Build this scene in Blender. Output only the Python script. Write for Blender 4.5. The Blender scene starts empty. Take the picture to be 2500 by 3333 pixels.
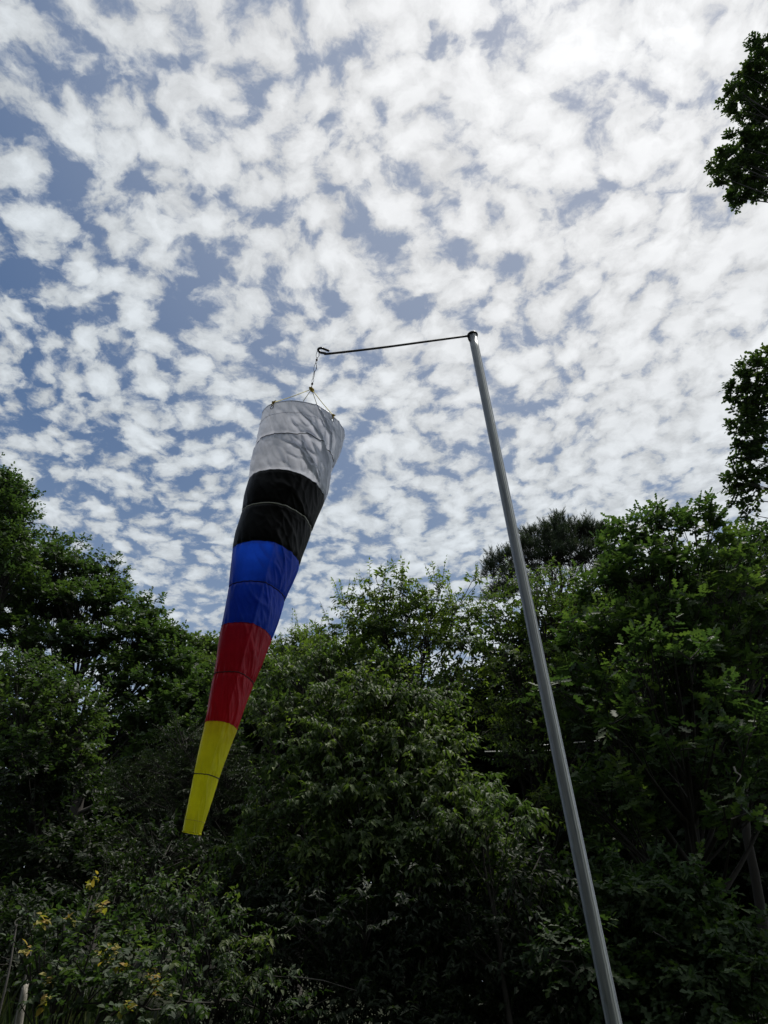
import bpy, bmesh, math, random
import numpy as np
from mathutils import Vector, noise as mnoise

rng = np.random.default_rng(7)
random.seed(7)
SC = bpy.context.scene
COL = SC.collection

# ------------------------------------------------------------------ camera
F = 2252.0                      # focal length in pixels of a 2500 px wide picture
PITCH, ROLL = math.radians(34.8), math.radians(4.0)
f_ = np.array([0, math.cos(PITCH), math.sin(PITCH)])
u0 = np.array([0, -math.sin(PITCH), math.cos(PITCH)])
r0 = np.array([1.0, 0, 0])
R_ = math.cos(ROLL) * r0 - math.sin(ROLL) * u0
U_ = math.sin(ROLL) * r0 + math.cos(ROLL) * u0
CAM = np.array([0, 0, 1.6])
cd = bpy.data.cameras.new('camera')
co = bpy.data.objects.new('camera', cd)
COL.objects.link(co)
from mathutils import Matrix
co.matrix_world = Matrix(((R_[0], U_[0], -f_[0], CAM[0]), (R_[1], U_[1], -f_[1], CAM[1]),
                          (R_[2], U_[2], -f_[2], CAM[2]), (0, 0, 0, 1)))
cd.sensor_fit = 'HORIZONTAL'
cd.sensor_width = 36
cd.lens = 36 * F / 2500
cd.clip_start = 0.05
cd.clip_end = 2000
SC.camera = co

# ------------------------------------------------------------------ sky, sun, exposure
SUN_EL, SUN_AZ = math.radians(66), math.radians(45)     # azimuth from +Y towards +X
SUND = (math.sin(SUN_AZ) * math.cos(SUN_EL), math.cos(SUN_AZ) * math.cos(SUN_EL), math.sin(SUN_EL))


class NT:
    """tiny helper for node trees"""
    def __init__(s, tree):
        s.t = tree; s.n = tree.nodes; s.l = tree.links

    def node(s, typ, ins=None, **props):
        n = s.n.new(typ)
        for k, v in props.items():
            setattr(n, k, v)
        for k, v in (ins or {}).items():
            s.put(n.inputs[k], v)
        return n

    def put(s, sock, v):
        if isinstance(v, bpy.types.NodeSocket):
            s.l.new(v, sock)
        elif isinstance(v, bpy.types.Node):
            s.l.new(v.outputs[0], sock)
        else:
            sock.default_value = v

    def m(s, op, a, b=0.0, c=0.0, clamp=False):
        n = s.n.new('ShaderNodeMath'); n.operation = op; n.use_clamp = clamp
        s.put(n.inputs[0], a); s.put(n.inputs[1], b); s.put(n.inputs[2], c)
        return n.outputs[0]

    def vm(s, op, a, b=(0, 0, 0), sc=None):
        n = s.n.new('ShaderNodeVectorMath'); n.operation = op
        s.put(n.inputs[0], a); s.put(n.inputs[1], b)
        if sc is not None:
            s.put(n.inputs['Scale'], sc)
        return n.outputs['Value'] if op in ('DOT_PRODUCT', 'LENGTH', 'DISTANCE') else n.outputs[0]

    def mr(s, v, a, b, c, d, typ='SMOOTHSTEP'):
        n = s.n.new('ShaderNodeMapRange'); n.interpolation_type = typ
        for i, x in enumerate((v, a, b, c, d)):
            s.put(n.inputs[i], x)
        return n.outputs[0]

    def mix(s, fac, a, b, blend='MIX'):
        n = s.n.new('ShaderNodeMix'); n.data_type = 'RGBA'; n.blend_type = blend
        s.put(n.inputs[0], fac)
        s.put(n.inputs[6], a if not isinstance(a, tuple) else (*a, 1)); s.put(n.inputs[7], b if not isinstance(b, tuple) else (*b, 1))
        return n.outputs[2]

    def noise(s, vec, scale, detail=4, rough=.5, dist=0.0, dim='3D', out=0, lac=2.0):
        n = s.n.new('ShaderNodeTexNoise'); n.noise_dimensions = dim
        s.put(n.inputs['Vector'], vec)
        for k, v in (('Scale', scale), ('Detail', detail), ('Roughness', rough), ('Distortion', dist), ('Lacunarity', lac)):
            s.put(n.inputs[k], v)
        return n.outputs[out]


def make_world():
    w = bpy.data.worlds.new('World'); SC.world = w; w.use_nodes = True
    t = NT(w.node_tree)
    for n in list(t.n): t.n.remove(n)
    tc = t.node('ShaderNodeTexCoord')
    D = t.vm('NORMALIZE', tc.outputs['Generated'])
    sx = t.node('ShaderNodeSeparateXYZ', {0: D})
    z = t.m('MAXIMUM', sx.outputs[2], 0.0)
    zz = t.m('ADD', z, 0.10)
    px = t.m('DIVIDE', sx.outputs[0], zz); py = t.m('DIVIDE', sx.outputs[1], zz)
    P = t.node('ShaderNodeCombineXYZ', {0: px, 1: py, 2: 0.0}).outputs[0]
    w1 = t.vm('SCALE', t.vm('SUBTRACT', t.noise(P, 3.0, 3, .5, out=1), (.5, .5, .5)), sc=0.12)
    Q = t.vm('ADD', P, w1)
    w2 = t.vm('SCALE', t.vm('SUBTRACT', t.noise(P, 20, 4, .6, out=1), (.5, .5, .5)), sc=0.034)
    Q2 = t.vm('ADD', Q, w2)
    n_big = t.noise(Q, 3.0, 2, .5)                                  # broad thin and thick areas
    n_mid = t.noise(Q2, 15.0, 2, .5)                                 # the puffs
    n_sml = t.noise(Q2, 34.0, 3, .55)
    vor = t.node('ShaderNodeTexVoronoi', {'Vector': Q2, 'Scale': 20.0, 'Smoothness': .3}, feature='SMOOTH_F1')
    n_fine = t.noise(Q2, 48, 8, .66)                                # wisps
    # denser towards the east where the sun stands behind the sheet
    grad = t.vm('DOT_PRODUCT', D, (0.62, -0.22, 0.05))
    d = t.m('MULTIPLY', t.m('SUBTRACT', n_mid, .5), 0.80)
    d = t.m('ADD', d, t.m('MULTIPLY', t.m('SUBTRACT', n_big, .5), 0.30))
    d = t.m('ADD', d, t.m('MULTIPLY', t.m('SUBTRACT', n_sml, .5), 0.75))
    d = t.m('ADD', d, t.m('MULTIPLY', t.m('SUBTRACT', .42, vor.outputs['Distance']), 0.90))
    d = t.m('ADD', d, t.m('MULTIPLY', t.m('SUBTRACT', n_fine, .5), 0.78))
    d = t.m('ADD', d, t.m('MULTIPLY', grad, 0.54))
    d = t.m('ADD', d, CLOUD_BIAS)
    mask = t.mr(d, -0.215, 0.17, 0.0, 1.0)
    # light through the cloud
    sd = t.m('MAXIMUM', t.vm('DOT_PRODUCT', D, SUND), 0.0)
    glow = t.m('ADD', t.m('MULTIPLY', t.m('POWER', sd, 5.0), 0.20), t.m('MULTIPLY', t.m('POWER', sd, 40.0), 0.08))
    n_sh = t.noise(Q2, 15, 5, .55)
    thick = t.mr(d, 0.0, 0.55, 0.0, 1.0)
    sh = t.m('ADD', t.m('MULTIPLY', thick, 0.17), t.m('MULTIPLY', t.m('SUBTRACT', n_sh, .5), 0.34))
    lum = t.m('ADD', t.m('ADD', 0.555, sh), glow)
    ccol = t.vm('SCALE', (0.915, 0.985, 1.045), sc=lum)
    warm = t.mr(sd, 0.70, 1.0, 0.0, 1.0)
    ccol = t.mix(warm, ccol, t.vm('SCALE', (0.985, 0.995, 1.01), sc=lum))
    # clear air
    sky = t.node('ShaderNodeTexSky', sky_type='NISHITA', sun_disc=False)
    sky.sun_elevation = SUN_EL; sky.sun_rotation = SUN_AZ
    sky.air_density = 1.0; sky.dust_density = 1.6; sky.ozone_density = 1.2
    skyc = t.vm('SCALE', sky.outputs[0], sc=0.055)
    blue = t.mix(0.72, skyc, (0.078, 0.158, 0.33))
    blue = t.mix(t.mr(sd, .62, 1.0, 0.0, 0.40), blue, (0.55, 0.60, 0.68))
    hz = t.mr(z, 0.0, 0.80, 0.62, 0.0)                              # thin veil lower down
    blue = t.mix(hz, blue, (0.47, 0.58, 0.72))
    col = t.mix(mask, blue, ccol)
    far = t.mr(z, 0.02, 0.62, 0.52, 0.0)
    col = t.mix(far, col, (0.50, 0.60, 0.73))
    # Background strength stays in the daylight range; colours above are radiances
    col = t.vm('SCALE', col, sc=1 / 0.15)
    bg = t.node('ShaderNodeBackground', {'Color': col, 'Strength': 0.15})
    out = t.node('ShaderNodeOutputWorld', {'Surface': bg.outputs[0]})
    w.cycles.sampling_method = 'MANUAL'; w.cycles.sample_map_resolution = 512


CLOUD_BIAS = 0.262
make_world()
sl = bpy.data.lights.new('sun', 'SUN'); sl.energy = 3.8; sl.angle = math.radians(6); sl.color = (1.0, 0.95, 0.87)
so = bpy.data.objects.new('sun', sl); COL.objects.link(so)
so.location = (20, 20, 60)
so.rotation_euler = Vector(SUND).to_track_quat('Z', 'Y').to_euler()
SC.view_settings.view_transform = 'Standard'
SC.view_settings.look = 'None'
SC.view_settings.exposure = 0.0
SC.view_settings.gamma = 1.0
SC.view_settings.use_curve_mapping = False
SC.render.engine = 'CYCLES'


# ------------------------------------------------------------------ placing and linking
S = 2500 / 1659.0               # the views measured below are 1659 px wide


def ray(x, y):
    return (x * S - 1250) / F * R_ + (1666.5 - y * S) / F * U_ + f_


def PZ(x, y, depth):            # point at a depth along the view axis
    return CAM + depth * ray(x, y)


def PY(x, y, dist):             # point whose ground distance ahead is dist
    d = ray(x, y)
    return CAM + d * (dist / d[1])


def link(name, data, parent=None, mat=None):
    o = bpy.data.objects.new(name, data); COL.objects.link(o)
    if mat is not None and data is not None and not data.materials:
        data.materials.append(mat)
    if parent is not None:
        o.parent = parent
        o.matrix_parent_inverse = parent.matrix_world.inverted() if False else Matrix.Translation(-parent.location)
    return o


def thing(name, label, cat, loc, group=None):
    o = bpy.data.objects.new(name, None); COL.objects.link(o)
    o.location = loc; o['label'] = label; o['category'] = cat
    o.empty_display_size = .2
    if group: o['group'] = group
    return o


def mesh_np(name, V, T, tint=None, smooth=False):
    """V (n,3), T (m,k) faces of one size"""
    me = bpy.data.meshes.new(name)
    V = np.ascontiguousarray(V, dtype=np.float32); T = np.ascontiguousarray(T, dtype=np.int32)
    k = T.shape[1]
    me.vertices.add(len(V)); me.vertices.foreach_set('co', V.ravel())
    me.loops.add(T.size); me.loops.foreach_set('vertex_index', T.ravel())
    me.polygons.add(len(T)); me.polygons.foreach_set('loop_start', np.arange(0, T.size, k, dtype=np.int32))
    me.polygons.foreach_set('loop_total', np.full(len(T), k, dtype=np.int32))
    me.polygons.foreach_set('use_smooth', np.full(len(T), smooth, dtype=bool))
    if tint is not None:
        at = me.attributes.new('tint', 'FLOAT', 'POINT'); at.data.foreach_set('value', np.ascontiguousarray(tint, dtype=np.float32))
    me.update(calc_edges=True)
    return me


def unit(v):
    return v / np.maximum(np.linalg.norm(v, axis=-1, keepdims=True), 1e-9)


def tubes(paths, sides=6):
    """paths: list of (points (n,3), radii (n,)) -> verts, quads"""
    VV, TT, off = [], [], 0
    ang = np.linspace(0, 2 * math.pi, sides, endpoint=False)
    for pts, rad in paths:
        pts = np.asarray(pts, float); n = len(pts)
        rad = np.broadcast_to(np.asarray(rad, float), (n,))
        tg = unit(np.gradient(pts, axis=0))
        up = np.array([0, 0, 1.0]) if abs(tg[0][2]) < .9 else np.array([1.0, 0, 0])
        A = np.zeros_like(pts); prev = unit(np.cross(tg[0], up))
        for i in range(n):
            prev = unit(prev - tg[i] * np.dot(prev, tg[i])); A[i] = prev
        B = np.cross(tg, A)
        ring = pts[:, None] + rad[:, None, None] * (np.cos(ang)[None, :, None] * A[:, None] + np.sin(ang)[None, :, None] * B[:, None])
        VV.append(ring.reshape(-1, 3))
        i = np.arange(n - 1)[:, None] * sides; j = np.arange(sides)[None]; j2 = (j + 1) % sides
        TT.append((off + np.stack([i + j, i + j2, i + sides + j2, i + sides + j], -1)).reshape(-1, 4))
        off += n * sides
        # end caps as fans of degenerate-free quads
        c = np.arange(sides)
        VV.append(np.array([pts[0], pts[-1]]))
        for e, base in ((0, off - n * sides), (1, off - sides)):
            cc = off + e
            for q in range(0, sides - 1, 2):
                TT.append(np.array([[cc, base + c[q], base + c[(q + 1) % sides], base + c[(q + 2) % sides]]]))
        off += 2
    return np.concatenate(VV), np.concatenate(TT)


def tube_obj(name, paths, mat, parent=None, sides=8):
    V, T = tubes(paths, sides)
    return link(name, mesh_np(name, V, T, smooth=True), parent, mat)


def bez(a, b, c, n=8):
    t = np.linspace(0, 1, n)[:, None]
    return (1 - t) ** 2 * a + 2 * t * (1 - t) * b + t ** 2 * c


def catmull(P, n=8):
    P = np.asarray(P, float); P = np.vstack([2 * P[0] - P[1], P, 2 * P[-1] - P[-2]]); out = []
    for i in range(1, len(P) - 2):
        t = np.linspace(0, 1, n, endpoint=False)[:, None]
        out.append(.5 * ((2 * P[i]) + (-P[i - 1] + P[i + 1]) * t + (2 * P[i - 1] - 5 * P[i] + 4 * P[i + 1] - P[i + 2]) * t ** 2 + (-P[i - 1] + 3 * P[i] - 3 * P[i + 1] + P[i + 2]) * t ** 3))
    out.append(P[-2][None])
    return np.concatenate(out)


# ------------------------------------------------------------------ materials
def mat(name):
    m = bpy.data.materials.new(name); m.use_nodes = True
    t = NT(m.node_tree)
    for n in list(t.n): t.n.remove(n)
    return m, t, t.node('ShaderNodeOutputMaterial')


def leaf_mat(name, c1, c2, c3, trans=.32, rough=.52, gloss=.4):
    """c1 dark .. c2 usual .. c3 young leaf, chosen by each leaf's own number"""
    m, t, out = mat(name)
    at = t.node('ShaderNodeAttribute', attribute_name='tint')
    ramp = t.node('ShaderNodeValToRGB', {0: at.outputs['Fac']})
    e = ramp.color_ramp.elements
    e[0].position = 0; e[0].color = (*c1, 1); e[1].position = 1; e[1].color = (*c3, 1)
    k = ramp.color_ramp.elements.new(.55); k.color = (*c2, 1)
    col = ramp.outputs[0]
    geo = t.node('ShaderNodeNewGeometry')
    nz = t.noise(geo.outputs['Position'], 1.1, 3, .6)
    col = t.mix(t.mr(nz, .3, .7, .0, .55), col, t.mix(1.0, col, (1.22, 1.08, .85), 'MULTIPLY'))
    b = t.node('ShaderNodeBsdfPrincipled', {'Base Color': col, 'Roughness': rough, 'Specular IOR Level': gloss})
    tcol = t.mix(1.0, col, (1.45, 1.75, .65), 'MULTIPLY')
    tr = t.node('ShaderNodeBsdfTranslucent', {'Color': tcol})
    mx = t.node('ShaderNodeMixShader', {0: trans, 1: b.outputs[0], 2: tr.outputs[0]})
    t.put(out.inputs[0], mx.outputs[0])
    return m


def bark_mat(name, c1, c2, sc=8):
    m, t, out = mat(name)
    geo = t.node('ShaderNodeNewGeometry')
    v = t.vm('MULTIPLY', geo.outputs['Position'], (1, 1, .25))
    n = t.noise(v, sc, 6, .65)
    col = t.mix(n, c1, c2)
    bp = t.node('ShaderNodeBump', {'Height': n, 'Strength': .7, 'Distance': .02})
    b = t.node('ShaderNodeBsdfPrincipled', {'Base Color': col, 'Roughness': .9, 'Normal': bp.outputs[0]})
    t.put(out.inputs[0], b.outputs[0])
    return m


M_CHEST = leaf_mat('narrow_leaf', (.036, .060, .028), (.062, .098, .038), (.135, .180, .050), 0.36, .62, .35)
M_OAK = leaf_mat('oak_leaf', (.024, .046, .024), (.042, .074, .034), (.088, .128, .043), 0.36, .62, .35)
M_MAPLE = leaf_mat('maple_leaf', (.028, .050, .025), (.048, .080, .036), (.085, .120, .044), 0.34, .62, .35)
M_TALL = leaf_mat('tall_oak_leaf', (.022, .042, .018), (.040, .066, .026), (.075, .100, .034), 0.31, .62, .35)
M_PINE = leaf_mat('pine_needle', (.022, .036, .022), (.036, .054, .030), (.058, .080, .040), 0.16, .62, .35)
M_HEML = leaf_mat('conifer_needle', (.016, .028, .016), (.026, .042, .022), (.045, .062, .028), 0.18, .62, .35)
M_SHRUB = leaf_mat('round_leaf', (.022, .042, .021), (.040, .068, .030), (.110, .140, .045), 0.36, .62, .35)
M_YOUNG = leaf_mat('yellow_young_leaf', (.22, .20, .05), (.30, .26, .06), (.36, .22, .08), 0.36, .62, .35)
M_SHADED = leaf_mat('shade_darkened_leaf', (.010, .018, .009), (.016, .029, .014), (.038, .056, .020), 0.34, .62, .35)  # leaf colour darkened so the deep shade low in the wood is painted in
M_BARK = bark_mat('dark_bark', (.012, .010, .008), (.034, .029, .024))
M_BARKG = bark_mat('grey_bark', (.05, .047, .042), (.13, .12, .11))

# ------------------------------------------------------------------ leaf shapes: x along, y across, z up
TPL = {}


def tpl(name, V, T):
    TPL[name] = (np.array(V, float), np.array(T, int))


tpl('diamond', [(0, 0, 0), (.45, .5, .06), (1, 0, -.06), (.45, -.5, .06)], [(0, 2, 1), (0, 3, 2)])
tpl('lance', [(0, 0, 0), (.38, .5, .10), (.42, 0, 0), (.38, -.5, .10), (1, 0, -.16)],
    [(0, 2, 1), (1, 2, 4), (0, 3, 2), (3, 4, 2)])
tpl('lance8', [(0, 0, 0), (.25, .42, .09), (.3, 0, 0), (.25, -.42, .09), (.62, .44, .05), (.66, 0, -.05), (.62, -.44, .05), (1, 0, -.2)],
    [(0, 2, 1), (0, 3, 2), (1, 2, 4), (2, 5, 4), (2, 3, 6), (2, 6, 5), (4, 5, 7), (5, 6, 7)])
tpl('round', [(0, 0, 0), (.28, .44, .07), (.72, .36, .02), (1, 0, -.12), (.72, -.36, .02), (.28, -.44, .07)],
    [(0, 3, 2), (0, 2, 1), (0, 4, 3), (0, 5, 4)])
tpl('round8', [(0, 0, 0), (.22, .44, .07), (.3, 0, -.01), (.22, -.44, .07), (.62, .42, .05), (.62, 0, -.04), (.62, -.42, .05), (1, 0, -.14)],
    [(0, 2, 1), (0, 3, 2), (1, 2, 4), (2, 5, 4), (2, 3, 6), (2, 6, 5), (4, 5, 7), (5, 6, 7)])
_ok = [(0, 0), (.18, .10), (.22, .34), (.36, .13), (.47, .50), (.60, .16), (.74, .40), (.80, .13), (1, 0)]
_V = [(x, y, .10 * y) for x, y in _ok] + [(x, -y, .10 * y) for x, y in _ok[1:-1]]
_n = len(_ok)
_T = []
for s_, ids in ((1, list(range(_n))), (-1, [0] + list(range(_n, _n + _n - 2)) + [_n - 1])):
    for i in range(1, _n - 1, 2):                 # each lobe: one triangle plus the web to the midrib end
        a, b, c = ids[i], ids[i + 1], ids[min(i + 2, _n - 1)]
        _T.append((a, b, c) if s_ < 0 else (a, c, b))
    web = [ids[0], ids[1], ids[3], ids[5], ids[7], ids[8]]
    for i in range(1, 5):
        _T.append((web[0], web[i], web[i + 1]) if s_ < 0 else (web[0], web[i + 1], web[i]))
tpl('oak', _V, _T)
_V5 = [(0, 0, 0), (.2, .34, .03), (.34, .12, .01), (.48, .5, .05), (.62, .14, .01), (.78, .38, .04), (1, 0, 0)]
_V5 = _V5 + [(x, -y, z) for x, y, z in _V5[1:-1]]
tpl('oak_mid', _V5, [(0, 2, 1), (2, 4, 3), (4, 6, 5), (0, 4, 2), (0, 6, 4), (0, 7, 8), (8, 9, 10), (10, 11, 6), (0, 8, 10), (0, 10, 6)])
tpl('oak_small', [(0, 0, 0), (.30, .42, .05), (.42, .12, 0), (.72, .40, .05), (1, 0, -.05), (.72, -.40, .05), (.42, -.12, 0), (.30, -.42, .05)],
    [(0, 2, 1), (0, 7, 6), (0, 6, 2), (2, 4, 3), (6, 5, 4), (2, 6, 4)])
_nV, _nT = [], []
for i in range(9):
    an = i * 2.4; sp = .25 + .5 * (i % 3) / 2
    d_ = np.array([1 - .25 * (i % 3), sp * math.cos(an) * .55, sp * math.sin(an) * .55]); s_ = np.array([0, -math.sin(an), math.cos(an)]) * .035
    k = len(_nV); _nV += [tuple(s_), tuple(-s_), tuple(d_)]; _nT.append((k, k + 1, k + 2))
tpl('tuft', _nV, _nT)


def leaves(P, X, Zr, L, W, shape, tint):
    """P positions, X axis along the leaf, Zr rough up of each leaf"""
    V0, T0 = TPL[shape]
    X = unit(X); Y = unit(np.cross(Zr, X)); Z = np.cross(X, Y)
    W = np.broadcast_to(W, L.shape)
    V = (P[:, None] + V0[None, :, 0, None] * (L[:, None, None] * X[:, None]) + V0[None, :, 1, None] * (W[:, None, None] * Y[:, None])
         + V0[None, :, 2, None] * (L[:, None, None] * Z[:, None]))
    n, k = len(P), len(V0)
    T = (T0[None] + (np.arange(n) * k)[:, None, None]).reshape(-1, 3)
    return V.reshape(-1, 3), T, np.repeat(tint, k)


def rand_dirs(n):
    return unit(rng.normal(size=(n, 3)))


def lobe_shoots(c, rad, n, inner=.25, up=.35, jitter=.35):
    """start points and directions of leafy shoots through a lumpy lobe"""
    u = rand_dirs(n)
    u[:, 2] = np.where(u[:, 2] < -.25, -u[:, 2] * CAPF + u[:, 2] * (1 - CAPF), u[:, 2]); u = unit(u)
    s = inner + (1 - inner) * rng.random(n) ** .55
    ph = rng.random(6) * 6.28
    lump = 1 + .17 * np.sin(u[:, 0] * 5 + ph[0]) + .15 * np.sin(u[:, 1] * 6 + ph[1]) + .14 * np.sin(u[:, 2] * 6 + ph[2]) + .10 * np.sin(u[:, 0] * 11 + ph[3])
    p = c + u * s[:, None] * lump[:, None] * rad
    d = unit(u * .8 + np.array([0, 0, up]) + rng.normal(size=(n, 3)) * jitter)
    return p, d


CAPF = .75


def shoots_to_leaves(p, d, m, Ls, ll, lw, shape, droop, tint0, spread=.9):
    """m leaves on each shoot of length Ls"""
    n = len(p)
    t = np.tile(np.linspace(.12, 1, m), n); I = np.repeat(np.arange(n), m)
    side = np.tile(np.where(np.arange(m) % 2, 1.0, -1.0), n)
    Ls = Ls * (.7 + .6 * rng.random(n))
    P = p[I] + d[I] * (t * Ls[I])[:, None] + np.array([0, 0, -1.0]) * ((t ** 2) * Ls[I] * droop * .5)[:, None]
    ref = unit(np.cross(d, rand_dirs(n) * .5 + np.array([0, 0, 1.0])))
    X = d[I] * .55 + ref[I] * (side * spread)[:, None] + rng.normal(size=(n * m, 3)) * .28 + np.array([0, 0, -1.0]) * (droop * (.6 + .5 * rng.random(n * m)))[:, None]
    last = t > .99
    X[last] = d[I[last]] + np.array([0, 0, -1.0]) * droop * .5 + rng.normal(size=(last.sum(), 3)) * .2
    Zr = np.array([0, 0, 1.0]) + rng.normal(size=(n * m, 3)) * .45 + d[I] * .3
    L = ll * (.65 + .6 * rng.random(n * m)) * (1.05 - .3 * t)
    tint = np.clip(np.repeat(tint0 + rng.normal(size=n) * .13, m) + rng.normal(size=n * m) * .10 + .22 * (t - .5), 0, 1)
    return P, X, Zr, L, L * lw, tint


def tree(name, label, base, lobes, leafmat, barkmat=M_BARK, shape='lance', ll=.12, lw=.38, m=9, Ls=.38, density=1.0, droop=.5,
         trunk_r=.12, trunk_top=None, up=.35, inner=.3, tint=.45, singles=0, single_shape=None, cat='tree', group=None, stem='trunk',
         twigf=.35, limb_from=.45, spread=.9, sprigs=0, crown='crown', capf=.75):
    global CAPF
    CAPF = capf
    """lobes: (x, y, dist, radius m[, flatten]) seen positions turned into places; leafy shoots grow in each"""
    base = np.asarray(base, float)
    cs = []
    for lb in lobes:
        if isinstance(lb[0], np.ndarray): c = lb[0]; r = lb[1]; fl = lb[2] if len(lb) > 2 else .85
        else: c = PY(*lb[:3]); r = lb[3]; fl = lb[4] if len(lb) > 4 else .85
        cs.append((c, r, fl))
    C = np.array([c for c, _, _ in cs])
    if trunk_top is None:
        top = C[np.argmax(C[:, 2])].copy(); top[:2] = .5 * top[:2] + .5 * C[:, :2].mean(0)
    else: top = np.asarray(trunk_top, float)
    root = thing(name, label, cat, Vector(base), group)
    mid = (base + top) / 2 + np.array([rng.normal() * .25, rng.normal() * .25, 0])
    tp = bez(base, mid, top, 16); tp[1:-1] += rng.normal(size=(14, 3)) * trunk_r * .25
    tr = trunk_r * (1.0 - .85 * np.linspace(0, 1, 16)); tr[0] *= 1.35
    tube_obj(stem, [(tp, tr)], barkmat, root, 9)
    tops, twigs = [], []
    AP, AX, AZ, AL, AW, AT = [], [], [], [], [], []
    for c, r, fl in cs:
        # limb from the trunk
        hz = base[2] + (c[2] - base[2]) * (limb_from + .3 * rng.random())
        k = int(np.clip(np.searchsorted(tp[:, 2], hz), 1, 14))
        a = tp[k]
        b = (a + c) / 2 + np.array([0, 0, -.12 * np.linalg.norm(c - a)]) + rng.normal(size=3) * .08 * r
        lp = bez(a, b, c, 9); r1 = min(tr[k] * .5, .016 + .012 * np.linalg.norm(c - a))
        tube_obj('limb', [(lp, np.linspace(r1, .007, 9))], barkmat, root, 6)
        n = int(density * 60 * (r / .7) ** 2 * (.5 + .5 * fl))
        p, d = lobe_shoots(c, r * np.array([1, 1, fl]), n, inner, up)
        # twigs
        sel = rng.random(n) < twigf
        for q, e in zip(p[sel], d[sel]):
            s0 = lp[rng.integers(4, 9)]
            twigs.append((bez(s0, (s0 + q) / 2 + rng.normal(size=3) * .06 * r, q + e * Ls, 4), np.linspace(.012, .003, 4) * (1 + trunk_r * 2)))
        A = shoots_to_leaves(p, d, m, Ls, ll, lw, shape, droop, tint + .07 * rng.normal(), spread)
        for lst, x in zip((AP, AX, AZ, AL, AW, AT), A): lst.append(x)
        if sprigs:                            # upright leafy shoots sticking out of the top
            q, e = lobe_shoots(c, r * np.array([1, 1, fl]), sprigs, .85, 1.2, .2)
            ok = q[:, 2] > c[2] + .1 * r; q, e = q[ok], e[ok]
            if len(q):
                A = shoots_to_leaves(q, unit(e + np.array([0, 0, .6])), m + 5, Ls * 2.1, ll * .8, lw, shape, droop * .4, min(tint + .25, .95), spread)
                for lst, x in zip((AP, AX, AZ, AL, AW, AT), A): lst.append(x)
                for a1, e1 in zip(q, e):
                    twigs.append((np.array([c, a1, a1 + unit(e1 + np.array([0, 0, .6])) * Ls * 1.9]), np.array([.012, .008, .003])))
    if twigs:
        V, T = tubes(twigs, 3)
        o = link('twigs', mesh_np('twigs', V, T), root, barkmat); o['kind'] = 'stuff'
    P, X, Z, L, W, Tn = [np.concatenate(x) for x in (AP, AX, AZ, AL, AW, AT)]
    keep = np.ones(len(P), bool)
    if singles:
        outer = np.zeros(len(P), bool)
        dist = np.linalg.norm(P - CAM, axis=1) / L
        o_ = np.argsort(dist + rng.random(len(P)) * dist.std() * .8)[:singles * 3]
        outer[rng.choice(o_, singles, replace=False)] = True
        keep = ~outer
        sh = single_shape or shape
        V0, T0 = TPL[sh]
        variants = []
        for q in range(5):
            me = mesh_np('leaf', V0 * np.array([1, lw, 1]), T0, np.full(len(V0), .35 + .13 * q)); me.materials.append(leafmat); variants.append(me)
        for i in np.nonzero(outer)[0]:
            x = unit(X[i]); y = unit(np.cross(Z[i], x)); z = np.cross(x, y); s = L[i]
            o = bpy.data.objects.new('leaf', variants[int(np.clip((Tn[i] - .3) / .13, 0, 4))]); COL.objects.link(o)
            o.parent = root
            q = P[i] - base
            o.matrix_local = Matrix(((x[0] * s, y[0] * s, z[0] * s, q[0]), (x[1] * s, y[1] * s, z[1] * s, q[1]), (x[2] * s, y[2] * s, z[2] * s, q[2]), (0, 0, 0, 1)))
    if shape == 'lance8': W = W * 1.3
    shape = {'lance8': 'lance', 'round8': 'round', 'oak': 'oak_mid'}.get(shape, shape)
    V, T, tt = leaves(P[keep], X[keep], Z[keep], L[keep], W[keep], shape, Tn[keep])
    o = link(crown, mesh_np(crown, V, T, tt), root, leafmat); o['kind'] = 'stuff'
    global NTRI
    NTRI += len(T)
    return root


NTRI = 0


# ------------------------------------------------------------------ ground
def ground_z(x, y):
    x = np.asarray(x, float); y = np.asarray(y, float)
    s = lambda v: 1 / (1 + np.exp(-np.clip(v, -60, 60)))
    bank = 2.0 * s((y - 7.5) * 1.1) * s((-x - 2.2) * 1.0)
    rise = 1.1 * s((y - 16) * .35)
    return bank + rise + .05 * np.sin(x * .9 + 1) * np.cos(y * .7) + .03 * np.sin(x * 2.3) * np.sin(y * 2.1)


def make_ground():
    a = np.concatenate([-np.geomspace(900, 42, 14), np.linspace(-40, 40, 161), np.geomspace(42, 900, 14)])
    X, Y = np.meshgrid(a, a)
    Z = ground_z(X, Y)
    n = len(a)
    V = np.stack([X, Y, Z], -1).reshape(-1, 3)
    i = np.arange(n - 1)[:, None] * n; j = np.arange(n - 1)[None]
    T = np.stack([i + j, i + j + 1, i + n + j + 1, i + n + j], -1).reshape(-1, 4)
    m, t, out = mat('grassy_soil')
    geo = t.node('ShaderNodeNewGeometry')
    n1 = t.noise(geo.outputs['Position'], 1.3, 6, .6); n2 = t.noise(geo.outputs['Position'], 22, 5, .7)
    c = t.mix(n1, (.018, .028, .011), (.030, .024, .016)); c = t.mix(n2, c, (.030, .042, .017))
    bp = t.node('ShaderNodeBump', {'Height': n2, 'Strength': .8, 'Distance': .04})
    t.put(out.inputs[0], t.node('ShaderNodeBsdfPrincipled', {'Base Color': c, 'Roughness': .95, 'Normal': bp.outputs[0]}).outputs[0])
    o = link('ground', mesh_np('ground', V, T, smooth=True), None, m); o['kind'] = 'structure'


make_ground()


def gbase(x, y):
    return np.array([x, y, float(ground_z(x, y)) - .1])


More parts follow.
